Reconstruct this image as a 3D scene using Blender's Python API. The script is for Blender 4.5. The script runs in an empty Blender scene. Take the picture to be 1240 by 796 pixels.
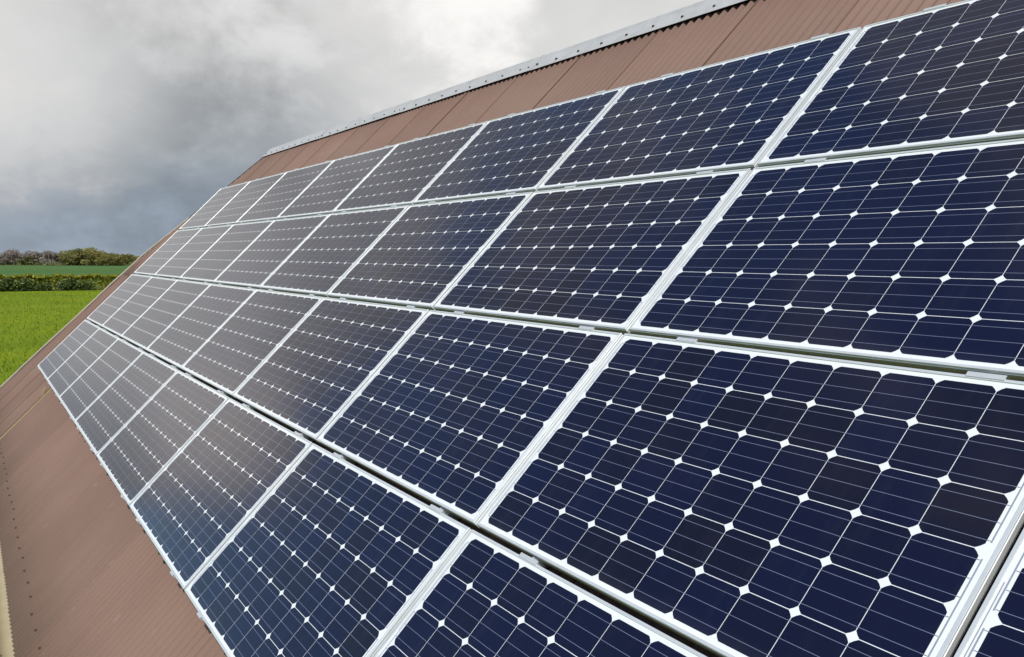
import bpy, bmesh, math, random
from mathutils import Matrix, Vector
R = math.radians
random.seed(11)
scene = bpy.context.scene
COL = scene.collection

# ------------------------------------------------------------------ camera
cam_d = bpy.data.cameras.new('camera')
cam = bpy.data.objects.new('camera', cam_d)
COL.objects.link(cam)
cam.matrix_world = Matrix(((0.56609955, -0.17020828, 0.80657327, 2.418),
                           (0.82431257, 0.10936991, -0.55547007, -2.234),
                           (0.00633076, 0.97931985, 0.20221909, 6.0),
                           (0, 0, 0, 1)))
cam_d.lens = 27.4633
cam_d.sensor_width = 36
cam_d.shift_y = 0.08765
cam_d.clip_start = 0.05
cam_d.clip_end = 6000
scene.camera = cam

# ------------------------------------------------------------------ exposure
scene.view_settings.view_transform = 'Standard'
scene.view_settings.look = 'None'
scene.view_settings.gamma = 1
scene.view_settings.exposure = 0

# ------------------------------------------------------------------ node helper
class NB:
    def __init__(self, tree):
        self.t = tree; self.n = tree.nodes; self.l = tree.links
    def node(self, typ, **kw):
        nd = self.n.new(typ)
        for k, v in kw.items(): setattr(nd, k, v)
        return nd
    def put(self, sock, val):
        if isinstance(val, bpy.types.NodeSocket): self.l.new(val, sock)
        elif val is not None: sock.default_value = val
    def m(self, op, a, b=None, c=None, clamp=False):
        nd = self.node('ShaderNodeMath', operation=op, use_clamp=clamp)
        for i, v in enumerate((a, b, c)):
            if v is not None: self.put(nd.inputs[i], v)
        return nd.outputs[0]
    def vm(self, op, a, b=None):
        nd = self.node('ShaderNodeVectorMath', operation=op)
        self.put(nd.inputs[0], a)
        if b is not None: self.put(nd.inputs[1], b)
        return nd.outputs['Value'] if op in ('DOT_PRODUCT', 'LENGTH') else nd.outputs[0]
    def noise(self, vec, scale, detail=4, rough=.5, dist=0.0):
        nd = self.node('ShaderNodeTexNoise')
        self.put(nd.inputs['Vector'], vec)
        nd.inputs['Scale'].default_value = scale; nd.inputs['Detail'].default_value = detail
        nd.inputs['Roughness'].default_value = rough; nd.inputs['Distortion'].default_value = dist
        return nd.outputs['Fac']
    def ramp(self, fac, stops, interp='LINEAR'):
        nd = self.node('ShaderNodeValToRGB'); cr = nd.color_ramp; cr.interpolation = interp
        while len(cr.elements) < len(stops): cr.elements.new(.5)
        for e, (p, c) in zip(cr.elements, stops):
            e.position = p; e.color = (*c, 1) if len(c) == 3 else c
        self.put(nd.inputs[0], fac)
        return nd.outputs['Color']
    def mix(self, fac, a, b, blend='MIX'):
        nd = self.node('ShaderNodeMix', data_type='RGBA', blend_type=blend)
        self.put(nd.inputs[0], fac)
        for i, v in ((6, a), (7, b)):
            self.put(nd.inputs[i], (*v, 1) if isinstance(v, tuple) and len(v) == 3 else v)
        return nd.outputs[2]
    def smooth(self, x, lo, hi):
        nd = self.node('ShaderNodeMapRange', interpolation_type='SMOOTHSTEP')
        self.put(nd.inputs[0], x); nd.inputs[1].default_value = lo; nd.inputs[2].default_value = hi
        return nd.outputs[0]
    def scalevec(self, vec, s):
        return self.vm('MULTIPLY', vec, s)

# ------------------------------------------------------------------ sky: broken cloud over Nishita blue
SUN = Vector((0.50, -0.333, 0.787)).normalized()
world = bpy.data.worlds.new('World'); scene.world = world; world.use_nodes = True
W = NB(world.node_tree); world.node_tree.nodes.clear()
out = W.node('ShaderNodeOutputWorld')
sky = W.node('ShaderNodeTexSky'); sky.sky_type = 'NISHITA'; sky.sun_disc = False; sky.ozone_density = 3.0; sky.dust_density = .3
sky.sun_elevation = math.asin(SUN.z); sky.sun_rotation = math.atan2(SUN.x, SUN.y)
bg_sky = W.node('ShaderNodeBackground'); W.l.new(sky.outputs[0], bg_sky.inputs[0]); bg_sky.inputs[1].default_value = 0.15
tc = W.node('ShaderNodeTexCoord'); D = tc.outputs['Generated']
sp = W.node('ShaderNodeSeparateXYZ'); W.l.new(D, sp.inputs[0]); dz = sp.outputs[2]; dy = sp.outputs[1]
st = W.scalevec(D, (1, 1, 1.6))
n1 = W.noise(st, 3.2, 8, .55, .35)
n2 = W.noise(W.vm('ADD', st, (3.1, 1.7, 5.2)), 8.5, 8, .6, .2)
n3 = W.noise(W.vm('ADD', st, (7.7, 2.2, 0.4)), 1.6, 3, .5, .3)
def blob(direction, r0, r1, w=.35):
    v = Vector(direction).normalized()
    dn = W.vm('DOT_PRODUCT', D, tuple(v))
    ang = W.m('ARCCOSINE', W.m('MINIMUM', dn, .99999))
    ang = W.m('ADD', ang, W.m('MULTIPLY', W.m('SUBTRACT', n2, .5), w * r1 * 2))
    return W.m('SUBTRACT', 1, W.smooth(ang, r0, r1))
dze = W.m('SUBTRACT', dz, W.m('MULTIPLY', W.m('MAXIMUM', W.m('ADD', dy, .10), 0), W.m('MULTIPLY', W.smooth(dz, .25, .35), .35)))
dze = W.m('ADD', dze, W.m('MULTIPLY', W.m('MAXIMUM', W.m('SUBTRACT', -.06, dy), 0), W.m('MULTIPLY', W.smooth(dz, .20, .32), .9)))
zz = W.m('ADD', dze, W.m('MULTIPLY', W.m('SUBTRACT', n3, .5), .12))
base = W.ramp(zz, [(0, (.30, .352, .425)), (.06, (.295, .342, .405)), (.11, (.45, .475, .495)), (.19, (.545, .55, .555)),
                   (.285, (.66, .65, .645)), (.37, (.50, .495, .50)), (.46, (.38, .38, .40)), (.60, (.33, .34, .37)), (1, (.45, .46, .48))])
fac = W.m('ADD', 1, W.m('ADD', W.m('MULTIPLY', W.m('SUBTRACT', W.smooth(n1, .34, .66), .5), .30), W.m('MULTIPLY', W.m('SUBTRACT', W.smooth(n2, .33, .67), .5), .30)))
clo = W.vm('MULTIPLY', base, W.node('ShaderNodeCombineXYZ').outputs[0])
cx = clo.node.inputs[1].links[0].from_node
for i in range(3): W.l.new(fac, cx.inputs[i])
def add_blob(c, b, col, k):
    return W.mix(W.m('MULTIPLY', b, k), c, col)
c = clo
c = add_blob(c, blob((-.955, .27, .075), R(1), R(11), .5), (.18, .225, .275), .35)       # slate-blue cloud bank by the ridge
c = add_blob(c, blob((-.978, .085, .165), R(1), R(8), .8), (.68, .685, .69), .65)         # pale wisps on the left
c = add_blob(c, blob((-.70, .64, .30), R(4), R(24), .4), (.72, .72, .71), .75)           # bright cloud sheet above the ridge
c = add_blob(c, blob((-.835, .475, .278), R(1), R(9), 1.1), (.88, .87, .85), .7)
c = add_blob(c, blob((-.815, .51, .28), R(.5), R(6), 1.3), (1.02, 1.0, .98), .85)       # thin spot where the light breaks through
patch = blob((-.950, -.195, .245), R(2.5), R(7.5), .6)
c = add_blob(c, patch, (1.25, 1.15, 1.08), .85)          # bright bank over the fields
c = add_blob(c, blob((-.98, -.05, .19), R(3), R(12), .5), (.86, .84, .82), .6)             # lighter cloud above the far fields
bg_c = W.node('ShaderNodeBackground'); W.l.new(c, bg_c.inputs[0]); bg_c.inputs[1].default_value = 1
# coverage: solid low down in front, opening to blue high up and to the south
n4 = W.noise(W.vm('ADD', st, (11.3, 4.9, 2.1)), 4.0, 8, .58, .5)
bias = W.m('ADD', W.m('MULTIPLY', W.smooth(dze, .33, .49), .56), W.m('MULTIPLY', W.smooth(dy, -.23, -.31), 1.15))
gap = W.smooth(W.m('ADD', bias, W.m('MULTIPLY', W.m('SUBTRACT', n4, .5), 1.5)), .36, .62)
gap = W.m('MULTIPLY', gap, W.smooth(W.m('ADD', W.smooth(dze, .29, .39), W.smooth(dy, -.19, -.26)), 0, 1))
gap = W.m('MULTIPLY', gap, W.m('SUBTRACT', 1, W.m('MULTIPLY', patch, .9)))
ms = W.node('ShaderNodeMixShader'); W.l.new(gap, ms.inputs[0]); W.l.new(bg_c.outputs[0], ms.inputs[1]); W.l.new(bg_sky.outputs[0], ms.inputs[2])
W.l.new(ms.outputs[0], out.inputs[0])

# ------------------------------------------------------------------ sun through thin cloud
sd = bpy.data.lights.new('sun', 'SUN'); sd.energy = 3.5; sd.angle = R(4); sd.color = (1, .96, .89)
so = bpy.data.objects.new('sun', sd); COL.objects.link(so)
so.rotation_euler = SUN.to_track_quat('Z', 'Y').to_euler(); so.location = (0, 0, 40)

# ------------------------------------------------------------------ materials
def material(name):
    m = bpy.data.materials.new(name); m.use_nodes = True
    nb = NB(m.node_tree); b = m.node_tree.nodes['Principled BSDF']
    return m, nb, b
def simple(name, col, rough=.6, metal=0.0, var=.12, scale=6):
    m, nb, b = material(name)
    t = nb.node('ShaderNodeTexCoord')
    n = nb.noise(t.outputs['Object'], scale, 5, .6)
    k = nb.m('ADD', 1 - var, nb.m('MULTIPLY', n, 2 * var))
    nb.put(b.inputs['Base Color'], nb.mix(1, (*col, 1), nb_gray(nb, k), 'MULTIPLY'))
    b.inputs['Roughness'].default_value = rough; b.inputs['Metallic'].default_value = metal
    return m
def nb_gray(nb, k):
    cn = nb.node('ShaderNodeCombineXYZ')
    for i in range(3): nb.put(cn.inputs[i], k)
    return cn.outputs[0]
M = {}
M['frame'] = simple('anodised_aluminium', (.70, .71, .69), .40, .35, .14, 14)
M['frame_side'] = simple('olive_frame_side', (.33, .33, .18), .45, .25, .30, 30)  # olive tone for the lower side faces of the long frame bars
M['backsheet'] = simple('white_backsheet', (.80, .80, .77), .10, 0, .03, 12)
M['ribbon'] = simple('solder_ribbon', (.36, .38, .42), .3, .3, .08, 40)
M['busbar'] = simple('busbar_silver', (.20, .22, .30), .18, .2, .1, 60)
M['clamp'] = simple('clamp_aluminium', (.62, .62, .61), .45, .3, .1, 60)
M['rail'] = simple('rail_aluminium', (.45, .45, .44), .5, .5, .1, 20)
M['cap'] = simple('ridge_fibre_cement', (.44, .43, .41), .85, 0, .28, 7)
M['bolt'] = simple('rusted_bolt', (.055, .035, .03), .7, .2, .3, 60)
M['screw'] = simple('dark_screw', (.085, .05, .04), .7, .1, .3, 60)
M['gutter'] = simple('cream_gutter', (.44, .37, .22), .5, 0, .14, 7)
M['verge'] = simple('cream_verge_trim', (.52, .46, .36), .65, 0, .25, 5)
M['verge_dark'] = simple('shadowed_verge_trim', (.10, .075, .065), .8, 0, .25, 5)
M['wall'] = simple('rendered_wall', (.40, .36, .30), .9, 0, .2, 2)
M['black'] = simple('print_black', (.05, .05, .05), .5)
M['bark'] = simple('bark', (.10, .08, .065), .9, 0, .3, 3)
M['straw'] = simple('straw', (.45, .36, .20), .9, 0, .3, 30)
M['shadow_fringe'] = simple('shadow_fringe', (.045, .05, .022), 1, 0, .4, 60)

m, nb, b = material('silicon_cell'); M['cell'] = m
t = nb.node('ShaderNodeTexCoord'); oi = nb.node('ShaderNodeObjectInfo')
cell_id = nb.vm('FLOOR', nb.vm('DIVIDE', nb.vm('SUBTRACT', t.outputs['Object'], (.0353, .0228, 0)), (.1585, .159, 1)))
wn = nb.node('ShaderNodeTexWhiteNoise', noise_dimensions='4D')
nb.put(wn.inputs['Vector'], cell_id); nb.put(wn.inputs['W'], nb.m('MULTIPLY', oi.outputs['Random'], 91.7))
cc = nb.ramp(wn.outputs['Value'], [(0, (.0062, .0050, .0125)), (.35, (.0052, .0050, .0175)), (.8, (.0048, .0054, .0230)), (1, (.0048, .0057, .0250))])
cc = nb.mix(nb.m('MULTIPLY', oi.outputs['Random'], .45), cc, (.0045, .0062, .027))
fine = nb.noise(t.outputs['Object'], 700, 2)
cc = nb.mix(1, cc, nb_gray(nb, nb.m('ADD', .6, nb.m('MULTIPLY', fine, .8))), 'MULTIPLY')
oy = nb.node('ShaderNodeSeparateXYZ'); nb.l.new(t.outputs['Object'], oy.inputs[0])
film = nb.noise(nb.vm('ADD', nb.scalevec(t.outputs['Object'], (7, 1.2, 1)), oi.outputs['Location']), 2.0, 6, .65)
dust = nb.m('ADD', nb.m('MULTIPLY', nb.smooth(film, .48, .80), .016), nb.m('MULTIPLY', nb.m('SUBTRACT', 1, nb.smooth(oy.outputs[1], .02, .075)), .020))
cc = nb.mix(dust, cc, (.42, .40, .36))
nb.put(b.inputs['Base Color'], cc); b.inputs['Roughness'].default_value = .11; b.inputs['IOR'].default_value = 1.48
smudge = nb.noise(nb.vm('ADD', t.outputs['Object'], oi.outputs['Location']), 2.3, 6, .6)
nb.put(b.inputs['Roughness'], nb.m('ADD', .06, nb.m('MULTIPLY', smudge, .12)))

m, nb, b = material('brown_fibre_cement'); M['roof'] = m
t = nb.node('ShaderNodeTexCoord'); oi = nb.node('ShaderNodeObjectInfo'); ob = t.outputs['Object']
big = nb.noise(ob, .7, 5, .6)
streak = nb.noise(nb.scalevec(ob, (9, .55, 1)), 1.6, 5, .6)
grit = nb.noise(ob, 160, 3, .6)
rc = nb.ramp(big, [(.25, (.192, .111, .078)), (.5, (.210, .124, .088)), (.75, (.236, .146, .103))])
rc = nb.mix(1, rc, nb_gray(nb, nb.m('ADD', .91, nb.m('MULTIPLY', streak, .18))), 'MULTIPLY')
rc = nb.mix(1, rc, nb_gray(nb, nb.m('ADD', .86, nb.m('MULTIPLY', grit, .28))), 'MULTIPLY')
rc = nb.mix(1, rc, nb_gray(nb, nb.m('ADD', .93, nb.m('MULTIPLY', oi.outputs['Random'], .14))), 'MULTIPLY')
lich = nb.m('MULTIPLY', nb.smooth(nb.noise(nb.scalevec(ob, (1.6, 1, 1)), 7.5, 4, .55), .66, .74), .22)
rc = nb.mix(lich, rc, (.31, .23, .17))
nb.put(b.inputs['Base Color'], rc); b.inputs['Roughness'].default_value = .75
bp = nb.node('ShaderNodeBump'); bp.inputs['Strength'].default_value = .25; bp.inputs['Distance'].default_value = .002
nb.put(bp.inputs['Height'], grit); nb.l.new(bp.outputs[0], b.inputs['Normal'])

def leaf_material(name, a, c2, trans=.25):
    m, nb, b = material(name)
    g = nb.node('ShaderNodeNewGeometry')
    col = nb.mix(g.outputs['Random Per Island'], a, c2)
    nb.put(b.inputs['Base Color'], col); b.inputs['Roughness'].default_value = .6
    tr = nb.node('ShaderNodeBsdfTranslucent'); nb.put(tr.inputs[0], col)
    mx = nb.node('ShaderNodeMixShader'); mx.inputs[0].default_value = trans
    nb.l.new(b.outputs[0], mx.inputs[1]); nb.l.new(tr.outputs[0], mx.inputs[2])
    nb.l.new(mx.outputs[0], m.node_tree.nodes['Material Output'].inputs[0])
    return m
M['leaf_olive'] = leaf_material('olive_foliage', (.27, .25, .075), (.38, .35, .11), .45)
M['leaf_green'] = leaf_material('green_foliage', (.18, .19, .065), (.28, .285, .10), .45)
M['leaf_grey'] = leaf_material('bare_twigs', (.29, .24, .20), (.41, .35, .30), .4)
M['leaf_hedge'] = leaf_material('yellow_hedge_foliage', (.25, .26, .02), (.40, .39, .04), .4)
M['leaf_dark'] = leaf_material('dark_shrub_foliage', (.020, .045, .008), (.26, .32, .09), .35)
M['leaf_pale'] = leaf_material('pale_shrub_foliage', (.20, .22, .08), (.30, .30, .13))
M['blade'] = leaf_material('grass_blades', (.135, .195, .008), (.245, .295, .016), .3)

def field_material(name, stops, s1, stretch, bump):
    m, nb, b = material(name)
    t = nb.node('ShaderNodeTexCoord'); ob = t.outputs['Object']
    a = nb.noise(nb.scalevec(ob, stretch), s1, 6, .6)
    f2 = nb.noise(ob, 2.2, 5, .65)
    k = nb.m('ADD', nb.m('MULTIPLY', a, .65), nb.m('MULTIPLY', f2, .35))
    nb.put(b.inputs['Base Color'], nb.ramp(k, stops)); b.inputs['Roughness'].default_value = .9
    b.inputs['Specular IOR Level'].default_value = .1
    bm_ = nb.node('ShaderNodeBump'); bm_.inputs['Distance'].default_value = bump; bm_.inputs['Strength'].default_value = .8
    nb.put(bm_.inputs['Height'], nb.noise(ob, 5, 6, .7)); nb.l.new(bm_.outputs[0], b.inputs['Normal'])
    return m
M['near_field'] = field_material('meadow_grass', [(.33, (.108, .165, .010)), (.45, (.170, .248, .007)), (.56, (.220, .288, .007)), (.68, (.285, .330, .016))], .09, (1, 1, 1), .25)
M['far_field'] = field_material('young_crop', [(.36, (.045, .105, .024)), (.5, (.070, .145, .036)), (.64, (.120, .190, .062))], .05, (1.6, .12, 1), .15)
M['ground'] = field_material('rough_grass', [(.3, (.07, .09, .03)), (.7, (.12, .14, .045))], .02, (1, 1, 1), .2)
M['yard'] = simple('dirty_concrete', (.13, .12, .10), .95, 0, .35, 1.2)

# ------------------------------------------------------------------ object helpers
def link_mesh(name, bm, mat, parent=None, smooth=False):
    me = bpy.data.meshes.new(name); bm.normal_update(); bm.to_mesh(me); bm.free()
    me.materials.append(M[mat])
    if smooth:
        for p in me.polygons: p.use_smooth = True
    return link(name, me, parent)
def link(name, me, parent=None):
    o = bpy.data.objects.new(name, me); COL.objects.link(o); o.parent = parent
    return o
def empty(name, matrix=None):
    o = bpy.data.objects.new(name, None); COL.objects.link(o); o.empty_display_size = .2
    if matrix is not None: o.matrix_world = matrix
    return o
def tag(o, label=None, cat=None, group=None, kind=None):
    if label: o['label'] = label
    if cat: o['category'] = cat
    if group: o['group'] = group
    if kind: o['kind'] = kind
    return o
def box(bm, x0, x1, y0, y1, z0, z1):
    v = [bm.verts.new(p) for p in ((x0, y0, z0), (x1, y0, z0), (x1, y1, z0), (x0, y1, z0), (x0, y0, z1), (x1, y0, z1), (x1, y1, z1), (x0, y1, z1))]
    for f in ((3, 2, 1, 0), (4, 5, 6, 7), (0, 1, 5, 4), (1, 2, 6, 5), (2, 3, 7, 6), (3, 0, 4, 7)):
        bm.faces.new([v[i] for i in f])
def quad(bm, x0, x1, y0, y1, z):
    bm.faces.new([bm.verts.new(p) for p in ((x0, y0, z), (x1, y0, z), (x1, y1, z), (x0, y1, z))])
def cone(bm, p0, p1, r0, r1, n=8):
    p0 = Vector(p0); p1 = Vector(p1); a = (p1 - p0).normalized(); s = a.orthogonal().normalized(); t_ = a.cross(s)
    rings = []
    for p, r in ((p0, r0), (p1, r1)):
        rings.append([bm.verts.new(p + (s * math.cos(2 * math.pi * i / n) + t_ * math.sin(2 * math.pi * i / n)) * r) for i in range(n)])
    for i in range(n):
        bm.faces.new((rings[0][i], rings[0][(i + 1) % n], rings[1][(i + 1) % n], rings[1][i]))
    bm.faces.new(rings[1]); bm.faces.new(rings[0][::-1])

# ------------------------------------------------------------------ roof frame: u along the ridge, v up the slope, w out of the roof
A = R(43.5)
ORG = Vector((0, 0, 5.7013))
ROOF = Matrix.Translation(ORG) @ Matrix.Rotation(A, 4, 'X')
def at(u, v, w): return ROOF @ Vector((u, v, w))
CREST, DEPTH, PITCH = -.100, .023, .075
V_EAVE, V_TOP = -3.20, 2.975
U_END = 6.4
VL = ((-3.3, -13.86), (.4, -13.36), (3.0, -11.57))          # the gable verge runs out of square: (v, u) of its two straight lengths
def verge_u(v):
    (a, ua), (b_, ub), (c_, uc) = VL
    return ua + (v - a) * (ub - ua) / (b_ - a) if v < b_ else ub + (v - b_) * (uc - ub) / (c_ - b_)

# ------------------------------------------------------------------ ground, fields
def sheet(name, pts, z, mat):
    bm = bmesh.new(); bm.faces.new([bm.verts.new((x, y, z)) for x, y in pts])
    o = link_mesh(name, bm, mat); o['kind'] = 'structure'; return o
sheet('ground', [(-3500, -3500), (3500, -3500), (3500, 3500), (-3500, 3500)], 0, 'ground')
sheet('near_field', [(-148, -160), (60, -160), (60, 170), (-148, 170)], .03, 'near_field')
sheet('far_field', [(-520, -260), (-153, -200), (-153, 240), (-440, 300)], .03, 'far_field')
sheet('yard', [(-13.5, -4.6), (12, -4.6), (12, 11), (-13.5, 11)], .06, 'yard')

# ------------------------------------------------------------------ barn
barn = empty('barn', ROOF)
tag(barn, 'long barn with brown corrugated roof, pale ridge capping and cream gutter', 'barn')

def roof_sheet(u0, u1, v0, v1, dw, lift_edge):
    """one corrugated board, u0..u1 plus its lap over the board to the right"""
    bm = bmesh.new(); lap = .052; k = 8
    n = int(round((u1 + lap - u0) / PITCH * k)); rows = 5
    top = []; bot = []
    for j in range(rows + 1):
        v = v0 + (v1 - v0) * j / rows
        rt = []; rb = []
        for i in range(n + 1):
            u = u0 + (u1 + lap - u0) * i / n
            lf = max(0, (u - (u1 - .12)) / (.12 + lap)) * lift_edge
            w = CREST - DEPTH * .5 + DEPTH * .5 * math.cos(2 * math.pi * u / PITCH) + lf + dw
            rt.append(bm.verts.new((u, v, w))); rb.append(bm.verts.new((u, v, w - .0055)))
        top.append(rt); bot.append(rb)
    for j in range(rows):
        for i in range(n):
            bm.faces.new((top[j][i], top[j][i + 1], top[j + 1][i + 1], top[j + 1][i]))
            bm.faces.new((bot[j][i + 1], bot[j][i], bot[j + 1][i], bot[j + 1][i + 1]))
    for i in range(n):
        bm.faces.new((bot[0][i], bot[0][i + 1], top[0][i + 1], top[0][i]))
        bm.faces.new((top[rows][i], top[rows][i + 1], bot[rows][i + 1], bot[rows][i]))
    for j in range(rows):
        bm.faces.new((bot[j + 1][0], bot[j][0], top[j][0], top[j + 1][0]))
        bm.faces.new((bot[j][n], bot[j + 1][n], top[j + 1][n], top[j][n]))
    # trim along the skewed gable verge
    if u0 < max(verge_u(v0), verge_u(v1)):
        for (a, ua), (b_, ub) in zip(VL[:-1], VL[1:]):
            nrm = Vector((b_ - a, ua - ub, 0)).normalized()
            bmesh.ops.bisect_plane(bm, geom=bm.verts[:] + bm.edges[:] + bm.faces[:], plane_co=(ua, a, 0), plane_no=nrm, clear_inner=True)
        if not bm.faces: bm.free(); return None
    o = link_mesh('roof_sheet', bm, 'roof', barn)
    for p in o.data.polygons: p.use_smooth = abs(p.normal.z) > .55
    return o

# one screw and one bolt, copied below
bm = bmesh.new(); cone(bm, (0, 0, -.004), (0, 0, .003), .010, .009, 10); cone(bm, (0, 0, .003), (0, 0, .011), .007, .005, 6)
screw_me = link_mesh('screw', bm, 'screw').data; bpy.data.objects.remove(bpy.data.objects['screw'])
bm = bmesh.new(); cone(bm, (0, 0, -.002), (0, 0, .005), .015, .013, 10); cone(bm, (0, 0, .005), (0, 0, .013), .009, .008, 6)
bolt_me = link_mesh('bolt', bm, 'bolt').data; bpy.data.objects.remove(bpy.data.objects['bolt'])

upper = [-.35 + .9 * k for k in range(-16, 8)]
lower = [-14.15, -13.55, -12.65, -11.75, -10.85, -9.95, -9.25, -8.55] + [-7.65 + .9 * k for k in range(0, 16)]
for row, (edges, v0, v1, dw) in enumerate(((lower, V_EAVE, .10, 0), (upper, .02, V_TOP, .007))):
    for e0, e1 in zip(edges[:-1], edges[1:]):
        if e0 > U_END: break
        le = .015 if abs(e1 + 9.95) < .01 and row == 0 else .0056 if e1 < -10 else random.choice((.0056, .0056, .0056, .0057, .0090))
        o = roof_sheet(e0, e1, v0 + random.uniform(-.006, .006), v1, dw, le)
        if o is None: continue
        if row == 0:
            k = math.ceil((e0 + .02) / .3)
            while k * .3 < e1 + .02:
                u = k * .3
                if u > verge_u(-3.0) + .1 and u < 4.5:
                    s = link('screw', screw_me, o); s.location = (u, -3.005 + random.uniform(-.01, .01), CREST + .001)
                k += 1
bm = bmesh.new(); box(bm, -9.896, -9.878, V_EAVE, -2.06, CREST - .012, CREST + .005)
link_mesh('lit_edge_strip', bm, 'straw', barn)  # pale strip painting in the sunlit edge of the lapped board
# far slope (hidden from the photograph's side): one long corrugated part
bm = bmesh.new(); n = int((U_END + 13) / PITCH * 4)
V_RIDGE = 3.14
for i in range(n + 1):
    pass
ca, sa = math.cos(2 * A), math.sin(2 * A)
ra = []; rb = []
for i in range(n + 1):
    f = i / n
    w = DEPTH * .5 * math.cos(2 * math.pi * (f * (U_END + 11.5)) / PITCH)
    u_t = -11.45 + f * (U_END + 11.45)
    for L, lst in ((.06, ra), (6.35, rb)):
        # down the far slope: direction (cos2A, -sin2A) in (v, w), normal (sin2A, cos2A)
        lst.append(bm.verts.new((u_t, V_RIDGE + L * ca + w * sa, CREST - .012 - L * sa + w * ca)))
for i in range(n):
    bm.faces.new((ra[i], ra[i + 1], rb[i + 1], rb[i]))
link_mesh('far_slope_roof', bm, 'roof', barn, True)

# ridge capping in lapped lengths
def ridge_cap(u0, u1, raise_):
    bm = bmesh.new()
    prof = [(2.925, CREST + .018), (3.04, CREST + .018), (3.09, CREST + .019), (3.115, CREST + .022), (3.135, CREST + .022),
            (3.155, CREST + .012), (3.165, CREST - .010), (3.172, CREST - .06), (3.182, CREST - .26)]
    seg = 5; rings = []
    for j in range(seg + 1):
        u = u0 + (u1 + .06 - u0) * j / seg
        lf = .001 + raise_ * j / seg
        rings.append(([bm.verts.new((u, v - .004 * (j == seg), w + lf)) for v, w in prof], [bm.verts.new((u, v + .002, w - .0035 + lf)) for v, w in prof]))
    for j in range(seg):
        for side, flip in ((0, False), (1, True)):
            a, b2 = rings[j][side], rings[j + 1][side]
            for i in range(len(prof) - 1):
                f = (a[i], b2[i], b2[i + 1], a[i + 1]); bm.faces.new(f[::-1] if flip else f)
        bm.faces.new((rings[j][1][0], rings[j + 1][1][0], rings[j + 1][0][0], rings[j][0][0]))
    for j in (0, seg):
        for i in range(len(prof) - 1):
            f = (rings[j][0][i], rings[j][0][i + 1], rings[j][1][i + 1], rings[j][1][i])
            bm.faces.new(f if j == 0 else f[::-1])
    o = link_mesh('ridge_cap', bm, 'cap', barn)
    us = [u0 + .10] + [u0 + .10 + .295 * k for k in range(1, 9) if u0 + .10 + .295 * k < u1 - .05] + [u1 - .02]
    for u in us:
        s = link('bolt', bolt_me, o); s.location = (u, 2.985 + random.uniform(-.008, .008), CREST + .018)
    return o
caps = [-11.63, -9.03, -6.41, -3.79, -1.17, 1.45, 4.07, U_END]
for u0, u1 in zip(caps[:-1], caps[1:]): ridge_cap(u0, u1, .0045)

# verge trim, cream below and painted dark as a thin shadow near the ridge, in lapped lengths
def verge_piece(v0, v1, mat, dw):
    bm = bmesh.new()
    d = Vector((verge_u(v1) - verge_u(v0), v1 - v0, 0)).normalized(); nrm = Vector((-d.y, d.x, 0))
    pr = [(.045, .002), (.045, .014), (-.022, .014), (-.022, -.14), (-.008, -.14), (-.008, .002)]
    rings = []
    for v in (v0, v1):
        c_ = Vector((verge_u(v), v, CREST + dw))
        rings.append([bm.verts.new(c_ - nrm * a + Vector((0, 0, b_))) for a, b_ in pr])
    for i in range(6):
        bm.faces.new((rings[0][i], rings[1][i], rings[1][(i + 1) % 6], rings[0][(i + 1) % 6]))
    bm.faces.new(rings[0][::-1]); bm.faces.new(rings[1])
    bmesh.ops.recalc_face_normals(bm, faces=bm.faces[:])
    return link_mesh('verge_trim', bm, mat, barn)
vs = [-3.22, -2.35, -1.45, -.55, -.02, .40, 1.0, 1.45]
for i, (a, b_) in enumerate(zip(vs[:-1], vs[1:])): verge_piece(a, b_ + .03, 'verge', .002 + .004 * (i % 2))
verge_piece(1.46, 3.02, 'verge_dark', -.004)

# half-round gutter
bm = bmesh.new(); NS = 14
def gutter_ring(u, r):
    ve, we = V_EAVE - .028, CREST - .035
    # gutter stands level in the world: horizontal h = (cosA v, -sinA w), up = (sinA v, cosA w)
    res = []
    for i in range(NS + 1):
        a = math.pi * i / NS
        h = -r * math.cos(a) - .035; up = -r * math.sin(a) - .03
        res.append((u, ve + h * math.cos(A) + up * math.sin(A), we - h * math.sin(A) + up * math.cos(A)))
    return res
stations = [-13.8 + .6 * k for k in range(34)]
prev = None
for u in stations:
    u = min(u, U_END)
    ro = [bm.verts.new(p) for p in gutter_ring(u, .072)]; ri = [bm.verts.new(p) for p in gutter_ring(u, .068)]
    if prev:
        po, pi_ = prev
        for i in range(NS):
            bm.faces.new((po[i], ro[i], ro[i + 1], po[i + 1])); bm.faces.new((pi_[i + 1], ri[i + 1], ri[i], pi_[i]))
        for i in (0, NS): bm.faces.new((po[i], pi_[i], ri[i], ro[i]))
    prev = (ro, ri)
bmesh.ops.recalc_face_normals(bm, faces=bm.faces[:])
link_mesh('gutter', bm, 'gutter', barn, True)
for u in (-13.2, -11.4, -9.6, -7.8, -5.42, -3.6, -1.8, 0, 1.8, 3.6):
    bm = bmesh.new(); g = gutter_ring(u, .076); g2 = gutter_ring(u + .035, .076)
    va = [bm.verts.new(p) for p in g]; vb = [bm.verts.new(p) for p in g2]
    for i in range(NS): bm.faces.new((va[i], vb[i], vb[i + 1], va[i + 1]))
    lip = gutter_ring(u, .060); lip2 = gutter_ring(u + .035, .060)
    for k_ in (0, NS):
        a1 = bm.verts.new(lip[k_]); a2 = bm.verts.new(lip2[k_]); bm.faces.new((va[k_], a1, a2, vb[k_]))
    link_mesh('gutter_bracket', bm, 'clamp', barn)

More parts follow.
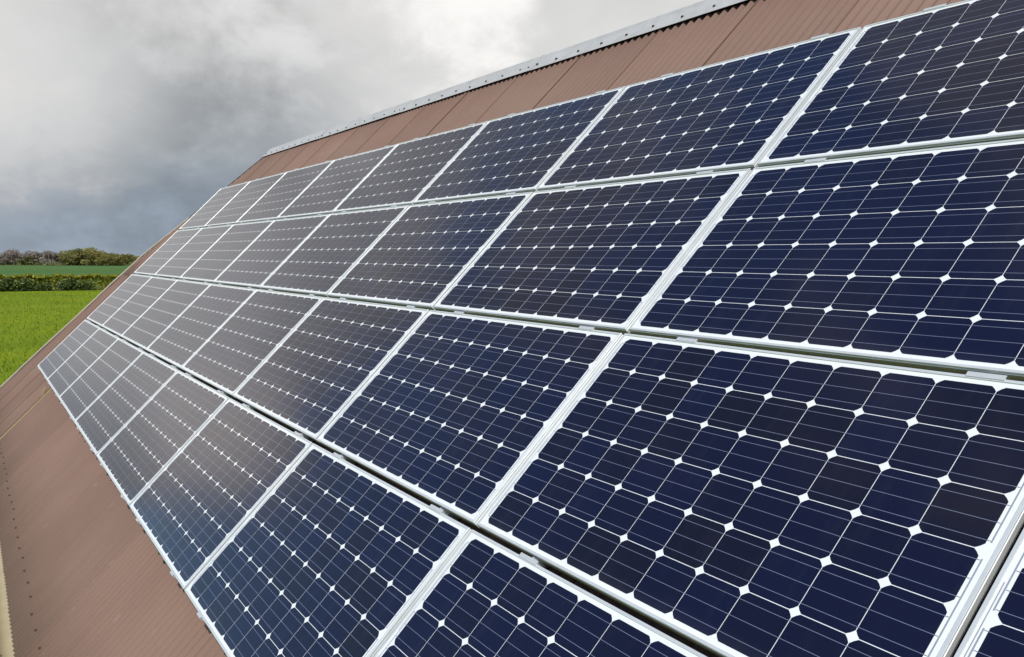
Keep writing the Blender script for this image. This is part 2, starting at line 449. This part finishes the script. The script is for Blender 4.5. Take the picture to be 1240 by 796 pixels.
# walls under the roof
inv = ROOF.inverted()
def wall(x0, x1, y0, y1, zt):
    bm = bmesh.new(); box(bm, x0, x1, y0, y1, .0, zt)
    bm.transform(inv); link_mesh('wall', bm, 'wall', barn)
y_e = at(0, V_EAVE, 0).y; z_e = at(0, V_EAVE, CREST).z; y_r = at(0, V_RIDGE, 0).y; z_r = at(0, V_RIDGE, CREST).z
y_b = 2 * y_r - y_e
wall(-13.2, U_END - .1, y_e + .18, y_e + .43, z_e - .02)
wall(-11.2, U_END - .1, y_b - .43, y_b - .18, z_e - .02)
for xa, xb in ((-13.3, -11.3), (U_END - .3, U_END - .3)):
    bm = bmesh.new()
    ptsA = [(xa, y_e + .43, 0), (xb, y_b - .43, 0), (xb, y_b - .43, z_e + .05), ((xa + 2 * xb) / 3 - .0, y_r, z_r - .22), (xa, y_e + .43, z_e + .05)]
    f0 = [bm.verts.new(p) for p in ptsA]; f1 = [bm.verts.new((p[0] + .25, p[1], p[2])) for p in ptsA]
    bm.faces.new(f0); bm.faces.new(f1[::-1])
    for i in range(5): bm.faces.new((f0[i], f1[i], f1[(i + 1) % 5], f0[(i + 1) % 5]))
    bmesh.ops.recalc_face_normals(bm, faces=bm.faces[:])
    bm.transform(inv); link_mesh('gable_wall', bm, 'wall', barn)

# ------------------------------------------------------------------ solar panels
PU, PV, GU, GV = 1.675, 1.028, .010, .012
LU, LV = PU - 2 * GU, PV - 2 * GV
CELL = .1566; CPU, CPV = .1585, .159
CU0 = (LU - (9 * CPU + CELL)) / 2; CV0 = (LV - (5 * CPV + CELL)) / 2
TOP = .040
# frame: mitred profile swept round
bm = bmesh.new()
prof = [(0, 0), (0, .0290), (.0016, .0302), (.0016, .0335), (.0004, .0347), (.0004, .0392), (.0012, TOP), (.0100, TOP), (.0112, .0376), (.0112, .010), (.025, .0095), (.025, 0)]
rings = []
for d, z in prof:
    rings.append([bm.verts.new(p) for p in ((d, d, z), (LU - d, d, z), (LU - d, LV - d, z), (d, LV - d, z))])
for a, b_ in zip(rings, rings[1:] + rings[:1]):
    for i in range(4):
        j = (i + 1) % 4
        bm.faces.new((a[i], a[j], b_[j], b_[i]))
bmesh.ops.recalc_face_normals(bm, faces=bm.faces[:])
def mesh_of(name, bm, mat):
    o = link_mesh(name, bm, mat); me = o.data; bpy.data.objects.remove(o); return me
side = [f for f in bm.faces if abs(f.normal.y) > .5 and abs(f.normal.z) < .3 and f.calc_center_median().z < .0310]
for f in side: f.material_index = 1
frame_me = mesh_of('frame', bm, 'frame'); frame_me.materials.append(M['frame_side'])
bm = bmesh.new(); quad(bm, .0108, LU - .0108, .0108, LV - .0108, .0372)
quad(bm, .0108, LU - .0108, .0108, LV - .0108, .0330)
back_me = mesh_of('backsheet', bm, 'backsheet')
# 60 pseudo-square cells
bm = bmesh.new(); cut = .0165
for i in range(10):
    for j in range(6):
        x = CU0 + i * CPU; y = CV0 + j * CPV; s = CELL; k = cut; q = cut * .45
        pts = [(k, 0), (s - k, 0), (s - q, q), (s, k), (s, s - k), (s - q, s - q), (s - k, s), (k, s), (q, s - q), (0, s - k), (0, k), (q, q)]
        bm.faces.new([bm.verts.new((x + a, y + b_, .0375)) for a, b_ in pts])
cell_me = mesh_of('cell_grid', bm, 'cell')
bm = bmesh.new()
xs, xe = CU0 - .008, CU0 + 9 * CPU + CELL + .008
for j in range(6):
    for f in (1 / 6, .5, 5 / 6):
        y = CV0 + j * CPV + CELL * f
        quad(bm, xs, xe, y - .0008, y + .0008, .0378)
bus_me = mesh_of('busbar_grid', bm, 'busbar')
# end ribbons joining the strings in pairs
rib_me = []
def ribbon(x0, x1, y0, y1):
    bm = bmesh.new(); quad(bm, x0, x1, y0, y1, .0379); rib_me.append(mesh_of('ribbon', bm, 'ribbon'))
for x, prs in ((CU0 - .0105, ((0, 1), (2, 3), (4, 5))), (CU0 + 9 * CPU + CELL + .0105, ((0, 0), (1, 2), (3, 4), (5, 5)))):
    for a, b_ in prs:
        ribbon(x - .0018, x + .0018, CV0 + a * CPV + CELL / 6 - .004, CV0 + b_ * CPV + CELL * 5 / 6 + .004)
ribbon(CU0 - .0190, CU0 - .0167, CV0 + CELL * .2, CV0 + 2.6 * CPV); ribbon(CU0 - .0190, CU0 - .0167, CV0 + 3.3 * CPV, CV0 + 5.8 * CPV)
# clamps: a plate gripping the upper edge of a panel, and the end clamp at the foot of the array
bm = bmesh.new()
box(bm, -.050, .050, -.0062, .0105, .0402, .0424); box(bm, -.048, .048, .0015, .0050, -.02, .0402)
box(bm, -.014, .014, .0050, .0240, -.030, .018); cone(bm, (0, .0130, .018), (0, .0130, .026), .0075, .0072, 6)
clamp_mid = mesh_of('clamp', bm, 'clamp'); clamp_top = clamp_mid
bm = bmesh.new()
box(bm, -.032, .032, -.0100, .0072, .0402, .0424); box(bm, -.030, .030, -.0100, -.0015, .004, .0402)
clamp_bot = mesh_of('clamp', bm, 'clamp')

ordn = ['first', 'second', 'third', 'fourth', 'fifth', 'sixth', 'seventh', 'eighth', 'ninth']
rown = ['top row', 'second row down', 'third row down', 'bottom row']
for r in range(4):
    for c_ in range(9):
        u0 = (c_ - 7) * PU + GU; v0 = (1 - r) * PV + GV
        tilt = Matrix.Rotation(R(random.uniform(-.10, .10)), 4, 'X') @ Matrix.Rotation(R(random.uniform(-.06, .06)), 4, 'Y')
        root = empty('solar_panel', ROOF @ Matrix.Translation((u0, v0, -TOP)) @ tilt)
        end = 'farthest from the camera' if c_ == 0 else ('%s from the far gable end' % ordn[c_])
        tag(root, 'solar panel in the %s, %s' % (rown[r], end), 'solar panel', 'solar panels in four rows on the barn roof')
        link('frame', frame_me, root)
        bs = link('backsheet', back_me, root); cg = link('cell_grid', cell_me, root); link('busbar_grid', bus_me, cg)
        for rm in rib_me: link('ribbon', rm, bs)
        for x in (.34, 1.40):
            k = link('clamp', clamp_top if r == 0 else clamp_mid, root); k.location = (x + random.uniform(-.03, .03), LV, 0)
            if r == 3:
                k = link('clamp', clamp_bot, root); k.location = (x, 0, 0)
        if r == 2 and c_ == 8:
            bm = bmesh.new(); y = .535
            while y < .60:
                hgt = random.choice((.0012, .002, .003)); quad(bm, .0195, .0275, y, y + hgt, .03795); y += hgt + random.choice((.0012, .0022))
            link_mesh('barcode_strip', bm, 'black', bs)
# mounting rails up the slope
bm = bmesh.new(); box(bm, -.02, .02, -2.052, 2.06, CREST + .002, -.0415); box(bm, -.008, .008, -2.054, 2.062, -.0415, -.0405)
rail_me = mesh_of('mounting_rail', bm, 'rail')
for c_ in range(9):
    for x in (.34, 1.40):
        o = link('mounting_rail', rail_me, barn); o.location = ((c_ - 7) * PU + GU + x, 0, 0)

# straw caught under the array's lower edge; dark clumps painted as its shadow fringe
bm = bmesh.new()
for k in range(26):
    u = -10.05 + random.gauss(0, .10); v = -2.10 - abs(random.gauss(0, .06)); L = random.uniform(.06, .2); a = random.uniform(0, 6.28)
    cone(bm, (u, v, CREST + random.uniform(.0, .03)), (u + L * math.cos(a), v - abs(L * math.sin(a)) * .6, CREST + random.uniform(.01, .05)), .0025, .001, 4)
o = link_mesh('straw', bm, 'straw'); o.matrix_world = ROOF
tag(o, 'dry straw wisps caught at the lower edge of the far solar panels', 'straw', kind='stuff')
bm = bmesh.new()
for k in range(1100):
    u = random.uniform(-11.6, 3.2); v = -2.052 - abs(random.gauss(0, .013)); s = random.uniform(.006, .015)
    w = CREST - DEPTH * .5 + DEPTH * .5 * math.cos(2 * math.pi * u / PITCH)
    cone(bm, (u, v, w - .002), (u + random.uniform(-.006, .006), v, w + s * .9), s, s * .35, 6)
o = link_mesh('shadow_fringe', bm, 'shadow_fringe'); o.matrix_world = ROOF
tag(o, 'dark clumps painting in the shadow along the lower edge of the array', 'shadow_fringe', kind='stuff')

# ------------------------------------------------------------------ vegetation
def leaf(bm, p, s, up=.4):
    n = Vector((random.gauss(0, 1), random.gauss(0, 1), random.gauss(0, 1) + up)).normalized()
    a = n.orthogonal().normalized(); b2 = n.cross(a); th = random.uniform(0, 6.28)
    a, b2 = a * math.cos(th) + b2 * math.sin(th), b2 * math.cos(th) - a * math.sin(th)
    l = s * random.uniform(.7, 1.3); w = l * random.uniform(.45, .75)
    bm.faces.new([bm.verts.new(p + q) for q in (a * l, b2 * w, -a * l, -b2 * w)])
def crown_mesh(name, mat, h, wd, n, leaf_s, seed, low):
    random.seed(seed); bm = bmesh.new()
    lobes = []
    for k in range(13):
        a = random.uniform(0, 6.28); rr = random.uniform(.1, .36) * wd; z = h * random.uniform(low + .1, .88)
        rr *= 1.1 - .75 * max(0, z / h - .55)
        lobes.append((Vector((rr * math.cos(a), rr * math.sin(a), z)), random.uniform(.13, .24) * wd))
    for k in range(n):
        c0, rad = random.choice(lobes)
        d = Vector((random.gauss(0, 1), random.gauss(0, 1), random.gauss(0, 1))).normalized()
        p = c0 + Vector((d.x, d.y, d.z * .8)) * rad * random.uniform(.45, 1.08)
        if p.z > h * low * .6: leaf(bm, p, leaf_s)
    return mesh_of(name, bm, mat)
def trunk_mesh(name, h, seed, r=.22):
    random.seed(seed); bm = bmesh.new()
    cone(bm, (0, 0, -.2), (.1, 0, h * .45), r, r * .65); cone(bm, (.1, 0, h * .45), (.2, .1, h * .85), r * .65, r * .15)
    for k in range(6):
        a = random.uniform(0, 6.28); z = h * random.uniform(.25, .6); L = h * random.uniform(.25, .38)
        cone(bm, (.1, 0, z), (.1 + L * .75 * math.cos(a), L * .75 * math.sin(a), z + L * .75), r * .35, r * .07, 6)
    return mesh_of(name, bm, 'bark')
trunks = [trunk_mesh('trunk', 9, 50 + k) for k in range(3)]
crowns = {}
for kind, mat, ls in (('olive', 'leaf_olive', .50), ('green', 'leaf_green', .50), ('grey', 'leaf_grey', .46)):
    crowns[kind] = [crown_mesh('crown', mat, 9.2, 13.0, 2300, ls, 100 + k * 7 + ord(kind[1]), .06) for k in range(3)]
counts = {}
words = {'olive': 'yellow-olive leafy tree', 'green': 'darker green leafy tree', 'grey': 'greyish pink bare-twigged tree'}
# (y, x offset behind the front line, kind, height scale), left to right
row = [(-4, 0, 'grey', .80), (8, 5, 'green', .84), (15, -3, 'grey', .86), (21, 8, 'grey', 1.02), (26, 0, 'green', .66), (30, 4, 'grey', .98), (36, -2, 'grey', .92),
       (42, 5, 'grey', .86), (45.5, -6, 'olive', 1.04), (52, 2, 'green', 1.22), (56, -3, 'olive', 1.10), (60, 6, 'green', .96), (63, -4, 'olive', .86), (68, 2, 'olive', .80),
       (72, 8, 'green', .74), (76, 0, 'olive', .66), (81, 4, 'olive', .62), (87, 0, 'green', .58)]
for y, dx, kind, s in row:
    counts[kind] = counts.get(kind, 0) + 1
    tr = empty('broadleaf_tree', Matrix.Translation((-538 + (y + 10) * .80 - dx, y, 0)) @ Matrix.Rotation(random.uniform(0, 6.28), 4, 'Z') @ Matrix.Diagonal((max(.85, s), max(.85, s), s * .84, 1)))
    tag(tr, '%s in the far treeline, %s of its kind from the left' % (words[kind], ordn[counts[kind] - 1]), 'tree', 'trees of the far treeline')
    i = random.randrange(3)
    link('trunk', trunks[i], tr); link('crown', crowns[kind][i], tr)
# scrub at the foot of the treeline and the wood running on out of the picture: one mass nobody could count
random.seed(5); bm = bmesh.new()
for k in range(9000):
    y = random.choice((random.uniform(-260, -8), random.uniform(92, 330)))
    h = 5.2 + 2 * math.sin(y * .21) + 1.2 * math.sin(y * .53)
    leaf(bm, Vector((-538 + (y + 10) * .8 - random.uniform(0, 14), y, random.uniform(0, 1) ** .8 * h)), .9)
for k in range(2600):
    y = random.uniform(-10, 92)
    leaf(bm, Vector((-538 + (y + 10) * .8 + random.uniform(-1, 3.5), y, abs(random.gauss(0, 1.0)))), .45)
tag(link_mesh('wood', bm, 'leaf_green'), 'dense scrub and wood carrying on the far treeline', 'wood', kind='stuff')
bm = bmesh.new(); random.seed(8)
for k in range(420):
    d = Vector((random.gauss(0, 1), random.gauss(0, 1.5), abs(random.gauss(0, .8)))); leaf(bm, d * .9, .4)
o = link_mesh('bush', bm, 'leaf_pale'); o.location = (-478, 34.5, 0)
tag(o, 'small pale bush standing alone before the far treeline', 'bush')

# hedge across the middle, with dark leafy shrubs grown out of its front
random.seed(21)
hedge = empty('hedge', Matrix.Translation((-150.5, 0, 0)))
tag(hedge, 'long trimmed yellow-green hedge between the two fields', 'hedge')
bm = bmesh.new()
for k in range(22000):
    y = random.uniform(-28, 50); f = random.random()
    top = 2.35 + .12 * math.sin(y * 1.3) + .10 * math.sin(y * 3.1 + 1)
    z = top * (1 - random.random() ** 2.2) if f < .6 else top + random.gauss(0, .07)
    x = random.gauss(0, .45) if f > .6 else random.uniform(.25, .75)
    leaf(bm, Vector((x, y, max(.05, z))), .26)
link_mesh('foliage', bm, 'leaf_hedge', hedge)
bm = bmesh.new()
for k in range(92):
    y = -28 + k * .845 + random.uniform(-.2, .2)
    cone(bm, (0, y, -.1), (random.uniform(-.2, .2), y + random.uniform(-.3, .3), 2.0), .05, .02, 5)
link_mesh('stem', bm, 'bark', hedge)
sh_me = []
for k in range(4):
    random.seed(300 + k); bm = bmesh.new()
    lob = [(Vector((random.uniform(-.35, .35), random.uniform(-1.0, 1.0), random.uniform(.45, 1.25))), random.uniform(.4, .65)) for _ in range(7)]
    for i in range(900):
        c0, rad = random.choice(lob); d = Vector((random.gauss(0, 1), random.gauss(0, 1), random.gauss(0, 1))).normalized()
        p = c0 + d * rad * random.uniform(.55, 1.1)
        if p.z > .02: leaf(bm, p, .20, 1.2)
    sh_me.append(mesh_of('foliage', bm, 'leaf_dark'))
bm = bmesh.new()
for k in range(6): cone(bm, (0, 0, -.1), (random.uniform(-.4, .4), random.uniform(-.8, .8), 1.3), .04, .015, 5)
stem_me = mesh_of('stem', bm, 'bark')
shrubs = [(-.6, 1.25), (1.5, 1.2), (3.4, 1.3), (5.6, 1.2), (7.9, .90), (10.4, 1.25), (12.3, 1.2), (14.0, .95)]
for i, (y, s) in enumerate(shrubs):
    t_ = empty('shrub', Matrix.Translation((-148.7, y, 0)) @ Matrix.Scale(s, 4))
    tag(t_, 'dark glossy-leaved shrub in front of the hedge, %s from the left' % ordn[i], 'shrub', 'dark shrubs along the hedge')
    link('foliage', sh_me[i % 4], t_); link('stem', stem_me, t_)

# long grass of the near field
random.seed(33); bm = bmesh.new()
for k in range(60000):
    x = -14.5 - 132 * random.random() ** 1.3; w_ = 14 + abs(x) * .09
    y = random.uniform(-w_ * 1.1, w_ * 1.25); h = random.uniform(.10, .28); a = random.uniform(0, 6.28); wd = random.uniform(.02, .05)
    dx, dy_ = wd * math.cos(a), wd * math.sin(a); lx, ly = random.gauss(0, .09), random.gauss(0, .09)
    bm.faces.new([bm.verts.new(p) for p in ((x - dx, y - dy_, .02), (x + dx, y + dy_, .02), (x + lx, y + ly, h))])
tag(link_mesh('grass', bm, 'blade'), 'bright long grass standing in the near field', 'grass', kind='stuff')
